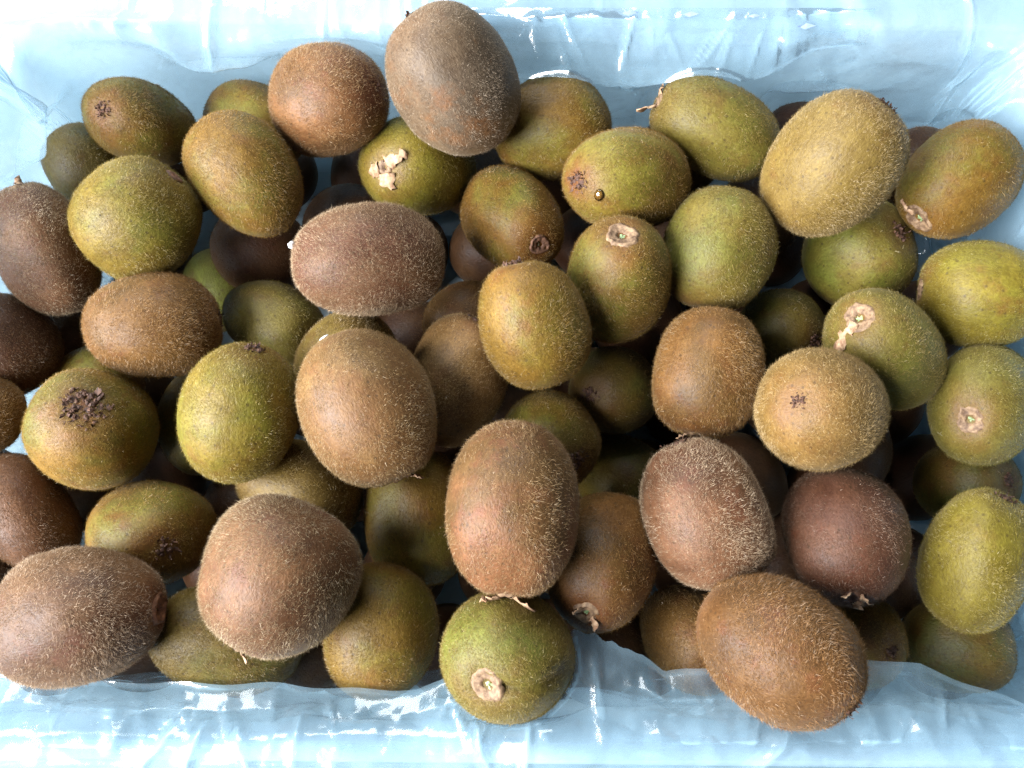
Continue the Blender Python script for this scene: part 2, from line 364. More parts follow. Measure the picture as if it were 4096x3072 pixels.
    137: ((-0.2399, 0.0500, -0.0801), (0.988, 0.012, 0.155, -0.000), (0.0234, 0.0244, 0.0269)),
    138: ((0.0185, 0.0490, -0.0644), (0.808, -0.094, -0.049, 0.579), (0.0230, 0.0240, 0.0265)),
    139: ((0.0708, 0.0508, -0.0665), (0.903, 0.283, 0.320, -0.046), (0.0246, 0.0256, 0.0282)),
    140: ((0.1215, 0.0490, -0.0689), (0.451, -0.879, 0.098, 0.122), (0.0228, 0.0238, 0.0262)),
    141: ((0.1760, 0.0466, -0.0693), (0.856, -0.457, -0.184, -0.158), (0.0246, 0.0257, 0.0283)),
    142: ((0.2324, 0.0498, -0.0662), (0.990, 0.069, 0.115, 0.046), (0.0228, 0.0238, 0.0262)),
    143: ((-0.2125, 0.0932, -0.0667), (0.997, -0.065, 0.022, -0.034), (0.0239, 0.0249, 0.0275)),
    144: ((-0.1075, 0.0927, -0.0812), (0.888, 0.314, 0.258, -0.215), (0.0235, 0.0245, 0.0270)),
    145: ((-0.0607, 0.0933, -0.0731), (0.970, -0.134, 0.055, -0.194), (0.0230, 0.0240, 0.0264)),
    146: ((-0.0095, 0.0950, -0.0724), (0.543, -0.239, 0.688, -0.418), (0.0236, 0.0247, 0.0272)),
    147: ((0.0460, 0.0972, -0.0667), (0.819, 0.362, -0.124, 0.427), (0.0226, 0.0236, 0.0260)),
    148: ((0.0961, 0.0952, -0.0639), (0.445, -0.674, 0.588, 0.049), (0.0236, 0.0246, 0.0272)),
    149: ((0.1520, 0.1004, -0.0774), (0.942, -0.133, -0.162, 0.262), (0.0227, 0.0237, 0.0261)),
    150: ((-0.1930, 0.1415, -0.0677), (0.885, 0.297, -0.356, 0.045), (0.0232, 0.0242, 0.0266)),
    151: ((-0.1395, 0.1409, -0.0620), (0.969, 0.238, -0.073, 0.010), (0.0240, 0.0250, 0.0276)),
    152: ((-0.0825, 0.1395, -0.0688), (0.917, -0.040, 0.042, 0.394), (0.0240, 0.0250, 0.0276)),
    153: ((-0.0234, 0.1416, -0.0694), (0.435, 0.666, 0.030, 0.606), (0.0242, 0.0252, 0.0278)),
    154: ((0.0177, 0.1393, -0.0707), (0.193, 0.736, 0.064, -0.645), (0.0245, 0.0255, 0.0281)),
    155: ((0.2296, 0.1358, -0.0725), (0.760, 0.286, -0.583, -0.006), (0.0244, 0.0255, 0.0281)),
}

# ------------------------------------------------------------------ table and crate
IX0, IX1, IY0, IY1 = -0.272, 0.263, -0.156, 0.173        # inner faces of the crate
RIMZ, RIMW, FLOORZ, BOTZ = 0.030, 0.013, -0.092, -0.104
NEARW, FARW = 0.0085, 0.040                                             # the far rim is a broad ledge

tb = mesh_from("table_surface", [(-3, -3, BOTZ), (3, -3, BOTZ), (3, 3, BOTZ), (-3, 3, BOTZ)], [(0, 1, 2, 3)], False)
tag(obj("table_surface", tb, M_TABLE), kind="structure")

CRATE_ROT = math.radians(-0.55)
def rect(x0, x1, y0, y1, z, r, n=6):
    pts = []
    for cx, cy, a0 in ((x1 - r, y1 - r, 0), (x0 + r, y1 - r, 90), (x0 + r, y0 + r, 180), (x1 - r, y0 + r, 270)):
        for i in range(n + 1):
            a = math.radians(a0 + 90 * i / n)
            pts.append((cx + r * math.cos(a), cy + r * math.sin(a), z))
    return pts
def crate_mesh():
    o, w = RIMW, 0.0025
    e, g = FARW, NEARW
    loops = [rect(IX0 - o + .004, IX1 + o - .004, IY0 - g + .004, IY1 + e - .004, BOTZ, .018),
             rect(IX0 - o, IX1 + o, IY0 - g, IY1 + e, BOTZ + .004, .020),
             rect(IX0 - o, IX1 + o, IY0 - g, IY1 + e, RIMZ - w, .020),
             rect(IX0 - o + w * .3, IX1 + o - w * .3, IY0 - g + w * .3, IY1 + e - w * .3, RIMZ - w * .3, .020),
             rect(IX0 - o + w, IX1 + o - w, IY0 - g + w, IY1 + e - w, RIMZ, .019),
             rect(IX0 - w, IX1 + w, IY0 - w, IY1 + w, RIMZ, .015),
             rect(IX0 - w * .3, IX1 + w * .3, IY0 - w * .3, IY1 + w * .3, RIMZ - w * .3, .014),
             rect(IX0, IX1, IY0, IY1, RIMZ - w, .014),
             rect(IX0 + .003, IX1 - .003, IY0 + .003, IY1 - .003, FLOORZ + .006, .012),
             rect(IX0 + .008, IX1 - .008, IY0 + .008, IY1 - .008, FLOORZ, .010)]
    n = len(loops[0]); v = [p for l in loops for p in l]; f = []
    for a in range(len(loops) - 1):
        for i in range(n):
            j = (i + 1) % n
            f.append((a * n + i, a * n + j, (a + 1) * n + j, (a + 1) * n + i))
    f.append(tuple(range(n))[::-1]); f.append(tuple(range((len(loops) - 1) * n, len(loops) * n)))
    return mesh_from("foam_crate", v, f)
crate = obj("foam_crate", crate_mesh(), M_CRATE)
crate.rotation_euler = (0, 0, CRATE_ROT)
tag(crate, "pale blue-white foam crate holding the whole pile of kiwis", "crate")
# ------------------------------------------------------------------ ellipsoid bookkeeping for draping the film
EID = [k for k in FRUIT if k < 100]
EC = np.array([FRUIT[k][0] for k in EID]); ES = np.array([FRUIT[k][2] for k in EID])
EM = np.array([np.array(Quaternion(FRUIT[k][1]).normalized().to_matrix()) for k in EID])

def push_out(P, margin=1.05, skip=(), it=4):
    for _ in range(it):
        for i in range(len(EID)):
            if EID[i] in skip: continue
            d = P - EC[i]
            near = np.abs(d).max(1) < ES[i].max() * margin
            if not near.any(): continue
            q = (d[near] @ EM[i]) / ES[i]
            r = np.linalg.norm(q, axis=1)
            ins = r < margin
            if not ins.any(): continue
            q2 = q.copy(); q2[ins] *= (margin / np.maximum(r[ins], .3))[:, None]
            P[near] = EC[i] + (q2 * ES[i]) @ EM[i].T
    return P

def heights(X, Y, which, grow, top=True):
    """Upper (or lower) height of the chosen fruit over points X,Y; nan-free."""
    out = np.full(X.shape, -1.0 if top else 1.0)
    for k in which:
        i = EID.index(k)
        Qm = EM[i] @ np.diag(1 / (ES[i] * grow) ** 2) @ EM[i].T
        dx, dy = X - EC[i][0], Y - EC[i][1]
        a = Qm[2, 2]; b = 2 * (Qm[0, 2] * dx + Qm[1, 2] * dy)
        c = Qm[0, 0] * dx * dx + 2 * Qm[0, 1] * dx * dy + Qm[1, 1] * dy * dy - 1
        disc = b * b - 4 * a * c
        ok = disc > 0
        s = np.sqrt(np.where(ok, disc, 0))
        z = EC[i][2] + ((-b + s) if top else (-b - s)) / (2 * a)
        out = np.where(ok, np.maximum(out, z) if top else np.minimum(out, z), out)
    return out

# ------------------------------------------------------------------ plastic liner
def tri(x):
    return np.abs(((x + 0.5) % 1.0) - 0.5) * 2.0       # 0..1 triangle wave, sharp creases

def facets(r, cell, stretch):
    """Piecewise-flat random relief: a jittered lattice of heights split into triangles (0..1)."""
    T = r.random((64, 64)); G = r.random((64, 64)) < .5
    a = r.uniform(0, math.pi); ca, sa = math.cos(a), math.sin(a)
    wx, wy = sines(4, 2, .12, .4, r), sines(4, 2, .12, .4, r)
    def f(U, V):
        x = (U * ca + V * sa) / cell; y = (-U * sa + V * ca) / (cell * stretch)
        P = np.stack([x, y], -1)
        x, y = x + .45 * wx(P), y + .45 * wy(P)
        ix, iy = np.floor(x).astype(int), np.floor(y).astype(int)
        fx, fy = x - ix, y - iy
        g = lambda dx, dy: T[(ix + dx) % 64, (iy + dy) % 64]
        h00, h10, h01, h11 = g(0, 0), g(1, 0), g(0, 1), g(1, 1)
        A = np.where(fx + fy < 1, h00 + (h10 - h00) * fx + (h01 - h00) * fy, h11 + (h01 - h11) * (1 - fx) + (h10 - h11) * (1 - fy))
        B = np.where(fx > fy, h00 + (h10 - h00) * fx + (h11 - h10) * fy, h00 + (h11 - h01) * fx + (h01 - h00) * fy)
        return np.where(G[ix % 64, iy % 64], A, B)
    return f

def crumple(r, nf=7):
    fs = [(facets(r, .017, 2.2), .0052), (facets(r, .010, 1.8), .0026), (facets(r, .0055, 1.6), .0011)]
    we = sines(6, 2, 4, 14, r)
    def f(U, V):
        env = .45 + .55 * np.clip(.5 + .8 * we(np.stack([U, V], -1)), 0, 1.3)
        return sum(a * g(U, V) for g, a in fs) * env
    return f

def wrinkles(r, length, n, amp):
    W = []
    for i in range(n):
        W.append((r.uniform(0, length), r.normal() * .35, r.uniform(.0022, .008), r.uniform(.3, 1.0) * amp, r.uniform(-.03, .06), r.uniform(.012, .045), r.normal() * 6))
    def f(U, V):
        h = np.zeros_like(U)
        for u0, sl, w, a, v0, vw, cv in W:
            du = U - u0 - sl * (V - v0) - cv * (V - v0) ** 2
            du = (du + length / 2) % length - length / 2
            m = np.abs(du) < w * 2
            if not m.any(): continue
            x = np.clip(1 - np.abs(du[m]) / w, 0, 1)
            h[m] = np.maximum(h[m], a * x ** 1.25 * np.exp(-((V[m] - v0) / vw) ** 2))
        return h
    return f

def mark_creases(me, P):
    """Film whitens along sharp folds: store how sharply the sheet bends at each vertex (P: nu,nv,3)."""
    n = np.cross(np.gradient(P, axis=0), np.gradient(P, axis=1)); n /= np.linalg.norm(n, axis=-1, keepdims=True) + 1e-12
    c = np.zeros(P.shape[:2])
    for ax in (0, 1):
        d = np.linalg.norm(np.gradient(n, axis=ax), axis=-1) / (np.linalg.norm(np.gradient(P, axis=ax), axis=-1) + 1e-6)
        c = np.maximum(c, d)
    c = np.clip((c - 90) / 380, 0, 1)
    c[:, -3:] *= .25; c[:, :3] *= .25
    at = me.attributes.new("crease", 'FLOAT', 'POINT'); at.data.foreach_set("value", c.astype(np.float32).ravel())
    return me

def liner_mesh():
    r = np.random.default_rng(5)
    # path round the crate, counter-clockwise, with generous corners
    rad = .040
    segs = []
    step = .0012
    def line(p, q, nrm):
        n = max(2, int(math.hypot(q[0] - p[0], q[1] - p[1]) / step))
        for i in range(n):
            t = i / n; segs.append((p[0] + (q[0] - p[0]) * t, p[1] + (q[1] - p[1]) * t, nrm[0], nrm[1]))
    def arc(cx, cy, a0):
        n = int(rad * math.pi / 2 / step)
        for i in range(n):
            a = math.radians(a0) + math.pi / 2 * i / n
            segs.append((cx + rad * math.cos(a), cy + rad * math.sin(a), math.cos(a), math.sin(a)))
    x0, x1, y0, y1 = IX0, IX1, IY0, IY1
    line((x0 + rad, y0), (x1 - rad, y0), (0, -1)); arc(x1 - rad, y0 + rad, 270)
    line((x1, y0 + rad), (x1, y1 - rad), (1, 0)); arc(x1 - rad, y1 - rad, 0)
    line((x1 - rad, y1), (x0 + rad, y1), (0, 1)); arc(x0 + rad, y1 - rad, 90)
    line((x0, y1 - rad), (x0, y0 + rad), (-1, 0)); arc(x0 + rad, y0 + rad, 180)
    S = np.array(segs); nu = len(S)
    d = np.linalg.norm(np.roll(S[:, :2], -1, 0) - S[:, :2], axis=1); Ul = np.concatenate([[0], np.cumsum(d)[:-1]]); L = d.sum()
    # profile: (outward offset, height, normal out, normal up)
    prof = [(.0165, -.030), (.0158, .020), (.0150, .0290), (.0120, .0318), (.0000, .0320), (-.0030, .0295), (-.0045, .020), (-.0055, -.02), (-.0065, -.082), (-.02, -.0895)]
    pp = np.array(prof); pl = np.concatenate([[0], np.cumsum(np.linalg.norm(np.diff(pp, axis=0), axis=1))])
    nv = 150
    vs = np.linspace(0, pl[-1], nv)
    po, pz = np.interp(vs, pl, pp[:, 0]), np.interp(vs, pl, pp[:, 1])
    for _ in range(3):
        po[1:-1] = (po[:-2] + 2 * po[1:-1] + po[2:]) / 4; pz[1:-1] = (pz[:-2] + 2 * pz[1:-1] + pz[2:]) / 4
    to, tz = np.gradient(po), np.gradient(pz); tl = np.hypot(to, tz)
    no, nz = -tz / tl, to / tl                      # normal pointing away from the crate wall
    flip = (no * 0 + nz); s0 = np.sign(nz[np.argmax(pz)]); no, nz = no * s0, nz * s0
    vrim = pl[4]
    U = np.repeat(Ul[:, None], nv, 1); V = np.repeat((vs - vrim)[None], nu, 0)
    h = crumple(r, 5)(U, V) + wrinkles(r, L, 110, .0032)(U, V)
    P2 = np.stack([U, V], -1)
    h += .0022 * (1 + sines(6, 2, 3, 12, r)(P2))
    lm = np.clip((-.08 - S[:, 0]) / .08, 0, 1) * np.clip(S[:, 1] / .05, 0, 1)
    h += (.9 * crumple(np.random.default_rng(77), 4)(U * .8, V * .8) + wrinkles(np.random.default_rng(78), L, 200, .0045)(U, V - .015)) * lm[:, None] * np.clip((V + .012) / .01, 0, 1)
    h = np.where(V > .004, h * 1.35, h)
    h = np.maximum(h, .0003)
    # inward sag below the rim, strongest along the left side and the far corners
    X, Y = S[:, 0], S[:, 1]
    sag = .004 + .006 * (1 + np.sin(Ul * 27 + 1)) / 2
    left = np.clip((-.14 - X) / .10, 0, 1) * np.clip((Y - .0) / .05, 0, 1)
    sag = sag + .030 * left
    sag = sag + .012 * np.clip((X - .20) / .05, 0, 1) * np.clip((Y - .09) / .05, 0, 1)
    depth = np.clip((pz.max() - pz) / .05, 0, 1) * (V[0] > 0)
    prof_sag = depth ** .8 * (1 - np.clip((-.04 - pz) / .05, 0, 1))
    qk = np.clip((.0315 - pz) / .05, 0, 1) * (V[0] > 0)
    fast = np.clip(qk * 9, 0, 1) ** .6 * (1 - np.clip((-.04 - pz) / .05, 0, 1))
    ll = np.clip(left * 1.6, 0, 1)[:, None]
    shape_ = prof_sag[None, :] * (1 - ll) + fast[None, :] * ll
    widen = np.ones(nu)
    far = np.clip(S[:, 3], 0, 1) ** 2
    widen = 1 + far * (FARW / RIMW - 1) + np.clip(-S[:, 3], 0, 1) ** 2 * (NEARW / RIMW - 1)
    off = np.where(po > 0, po * 1.0, 0)[None, :] * widen[:, None] + np.minimum(po, 0)[None, :] - sag[:, None] * shape_
    # the film stays outside the fruit: stop at the first fruit met going inward
    Zg = np.repeat(pz[None], nu, 0)
    room = np.full((nu, nv), 1.0)
    for i in range(len(EID)):
        A = (EM[i] / ES[i])                                   # world -> unit sphere
        zz = np.minimum(Zg, EC[i][2])
        O = np.stack([np.repeat((S[:, 0] - EC[i][0])[:, None], nv, 1), np.repeat((S[:, 1] - EC[i][1])[:, None], nv, 1), zz - EC[i][2]], -1) @ A
        Dv = (np.stack([-S[:, 2], -S[:, 3], 0 * S[:, 2]], -1) @ A)[:, None, :]
        a = (Dv * Dv).sum(-1); b = 2 * (O * Dv).sum(-1); c_ = (O * O).sum(-1) - 1.08
        dsc = b * b - 4 * a * c_
        top_i = EC[i][2] + math.sqrt((EM[i][2] ** 2 * ES[i] ** 2).sum())
        tt = np.where((dsc > 0) & (Zg < top_i + .012), (-b - np.sqrt(np.maximum(dsc, 0))) / (2 * a), 1.0)
        room = np.minimum(room, tt)
    room = np.clip(room - .0025, .0008, 1)
    rm = room.copy()
    for sft in range(1, 9):
        rm = np.minimum(rm, np.minimum(np.roll(room, sft, 0), np.roll(room, -sft, 0)))
    for _ in range(30):
        rm = (np.roll(rm, 1, 0) + np.roll(rm, -1, 0) + 2 * rm) / 4
        rm[:, 1:-1] = (rm[:, :-2] + rm[:, 2:] + 2 * rm[:, 1:-1]) / 4
    room = np.minimum(rm, .08)
    inw = np.minimum(np.maximum(-off, .001), np.maximum(room - .003, .001))
    blend = np.clip((V - .001) / .006, 0, 1)
    off = off * (1 - blend) - inw * blend
    q_ = np.maximum(room - inw, .0022)
    hh = h * (1 - blend) + q_ * (1 - np.exp(-h / q_)) * blend
    Pn = np.empty((nu, nv, 3))
    Pn[..., 0] = S[:, 0:1] + S[:, 2:3] * (off + hh * no[None])
    Pn[..., 1] = S[:, 1:2] + S[:, 3:4] * (off + hh * no[None])
    puff = np.sin(np.pi * np.clip(fast, 0, 1)) * np.clip(.03 + pz, 0, .03) / .03
    Pn[..., 2] = pz[None] + h * nz[None] + .022 * ll * puff[None]
    ridge(Pn)
    P = Pn.reshape(-1, 3)
    return mark_creases(mesh_from("plastic_liner", P, grid_faces(nu, nv, True)), Pn)

def ridge(Pn):
    """A few long folds of the film, as raised lines (world segments)."""
    R = [((.110, .150, .024), (.163, .172, .036), .0035, .006), ((.163, .172, .036), (.235, .180, .036), .0035, .006),
         ((.185, .140, .000), (.216, .158, .022), .006, .007), ((.216, .158, .022), (.262, .165, .034), .005, .007),
         ((-.24, .10, .020), (-.17, .150, .026), .006, .010), ((-.262, .05, .030), (-.245, .15, .024), .006, .012),
         ((-.16, .158, .018), (-.10, .172, .034), .004, .007), ((-.12, .155, .012), (-.02, .166, .030), .004, .006)]
    P = Pn.reshape(-1, 3)
    for a, b, amp, w in R:
        a, b = np.array(a), np.array(b); ab = b - a
        t = np.clip(((P - a) @ ab) / (ab @ ab), 0, 1)
        q = a + t[:, None] * ab
        dd = np.linalg.norm(P - q, axis=1)
        m = dd < 3 * w
        x = np.exp(-(dd[m] / w)) * amp * np.sin(np.pi * np.clip(t[m], .08, .92))
        P[m, 2] += x
        P[m, 1] -= x * .6

liner = obj("plastic_liner", liner_mesh(), M_FILM)
tag(liner, "thin clear crinkled plastic bag film lining the crate under the kiwis", "plastic bag")

# folded flaps of the same film, lying inward over the fruit along the near and far sides
NEAR_EDGE = [(-.285, -.1275), (-.2238, -.1291), (-.1524, -.1333), (-.0969, -.1337), (-.0738, -.1355), (-.0394, -.1359), (-.0308, -.1333), (-.008, -.1235), (.026, -.1119),
             (.0548, -.1212), (.0641, -.1291), (.0805, -.1278), (.0951, -.1249), (.1471, -.1242), (.1719, -.1260), (.1866, -.1319), (.2232, -.1454), (.27, -.152)]
FAR_EDGE = [(-.030, .160), (-.0058, .1512), (.0054, .1468), (.0365, .1443), (.0574, .1421), (.0722, .1438), (.1114, .1445), (.1237, .1487), (.1469, .1612), (.175, .167)]

def flap_mesh(edge, y_out, under, over, seed, base_z, edge_drop):
    r = np.random.default_rng(seed)
    e = np.array(edge); x0, x1 = e[0, 0], e[-1, 0]
    nu, nv = int((x1 - x0) / .0014), 46
    xs = np.linspace(x0, x1, nu); ye = np.interp(xs, e[:, 0], e[:, 1])
    ye = ye + .0005 * sines(5, 1, 8, 30, r)(xs[:, None]) + .0005 * sines(5, 1, 90, 190, r)(xs[:, None]) * np.exp(-((xs - .045) / .02) ** 2)
    t = np.linspace(0, 1, nv)
    Y = y_out + (ye - y_out)[:, None] * t[None]; X = np.repeat(xs[:, None], nv, 1)
    wv = wrinkles(r, x1 - x0, 46, .0022)(X, (Y - y_out) * np.sign(ye.mean() - y_out) - .005)
    cr = crumple(r, 4)(X, Y)
    lo = heights(X, Y, under, 1.03, True) + .0012
    hi = heights(X, Y, over, 1.02, False) - .0008
    base = base_z - edge_drop * np.clip(t, 0, 1)[None] ** 1.3 * np.ones((nu, 1))
    Z = np.maximum(base, lo)
    for _ in range(40):                               # let the sheet bridge between what carries it
        Z[1:-1, 1:-1] = (Z[:-2, 1:-1] + Z[2:, 1:-1] + Z[1:-1, :-2] + Z[1:-1, 2:]) / 4
        Z[:, -1] = Z[:, -2] * .5 + Z[:, -1] * .5
        Z = np.maximum(Z, lo)
    Z = Z + (wv + cr * .75) * np.clip(t * 5, 0, 1)[None] * np.clip((1 - t) * 3, .15, 1)[None]
    Z = np.minimum(Z, np.maximum(hi, -.03))
    Z[:, 0] = base_z
    P = np.stack([X, Y, Z], -1)
    return mark_creases(mesh_from("flap", P.reshape(-1, 3), grid_faces(nu, nv)), P)

UNDER_NEAR = [54, 56, 57, 58, 59, 60, 68, 53, 39]
fl = obj("folded_flap", flap_mesh(NEAR_EDGE, IY0 - .006, UNDER_NEAR, [55, 43, 50], 21, .0340, .010), M_FILM, liner)
fl["label"] = "flap of film folded inward over the fruit along the near rim"
fl = obj("folded_flap", flap_mesh(FAR_EDGE, IY1 + .006, [9, 12, 71, 15], [7], 33, .0345, .012), M_FILM, liner)
fl["label"] = "flap of film folded inward over the fruit along the far rim"

# small diamond perforations of the bag along the far side
LV = np.array([v.co for m in (liner.data, fl.data) for v in m.vertices])
for x, y, sx in ((0.0570, .1748, .0044), (0.0860, .1738, .0042), (0.1165, .1730, .0030), (0.1420, .1690, .0046), (-.0480, .1760, .0020), (-.1420, .1750, .0026)):
    z = LV[np.argsort((LV[:, 0] - x) ** 2 + (LV[:, 1] - y) ** 2 + (LV[:, 2] < .02) * 1.0)[:12], 2].max() + .0005
    v = [(x - sx, y, z), (x - sx * .2, y - sx * .36, z), (x + sx, y + sx * .08, z), (x + sx * .1, y + sx * .40, z), (x, y, z + .0003)]
    obj("perforation", mesh_from("perforation", v, [(0, 1, 4), (1, 2, 4), (2, 3, 4), (3, 0, 4)], False), M_VENT, liner)

# ------------------------------------------------------------------ kiwis
FAM = {  # main, patch, end tint, fuzz (picture-like sRGB values of the skin itself)
    'gold':   ((142, 114, 46), (134, 134, 56), (128, 80, 40), (192, 160, 98)),
    'green':  ((136, 130, 60), (132, 140, 66), (126, 94, 52), (190, 172, 108)),
    'lime':   ((146, 134, 48), (140, 140, 52), (130, 98, 44), (192, 176, 104)),
    'olive':  ((116, 102, 44), (106, 110, 50), (112, 76, 40), (170, 144, 88)),
    'brown':  ((138, 102, 56), (118, 88, 46), (120, 68, 42), (198, 160, 108)),
    'russet': ((146, 108, 72), (122, 90, 56), (126, 72, 52), (208, 176, 136)),
    'mauve':  ((136, 102, 78), (110, 78, 58), (118, 68, 52), (222, 202, 178)),
    'purple': ((112, 78, 66), (92, 62, 54), (122, 64, 42), (172, 138, 120)),
    'tan':    ((160, 132, 84), (144, 118, 64), (136, 92, 54), (216, 190, 142)),
    'grey':   ((136, 118, 100), (108, 96, 88), (150, 102, 58), (208, 192, 174)),
    'straw':  ((150, 128, 74), (136, 120, 60), (128, 88, 50), (208, 186, 136)),
    'fawn':   ((156, 124, 82), (136, 104, 66), (128, 82, 54), (216, 186, 144)),
    'hazel':  ((126, 92, 56), (108, 78, 46), (116, 66, 42), (186, 146, 100)),
    'umber':  ((108, 78, 54), (90, 62, 44), (100, 60, 42), (150, 116, 86)),
}
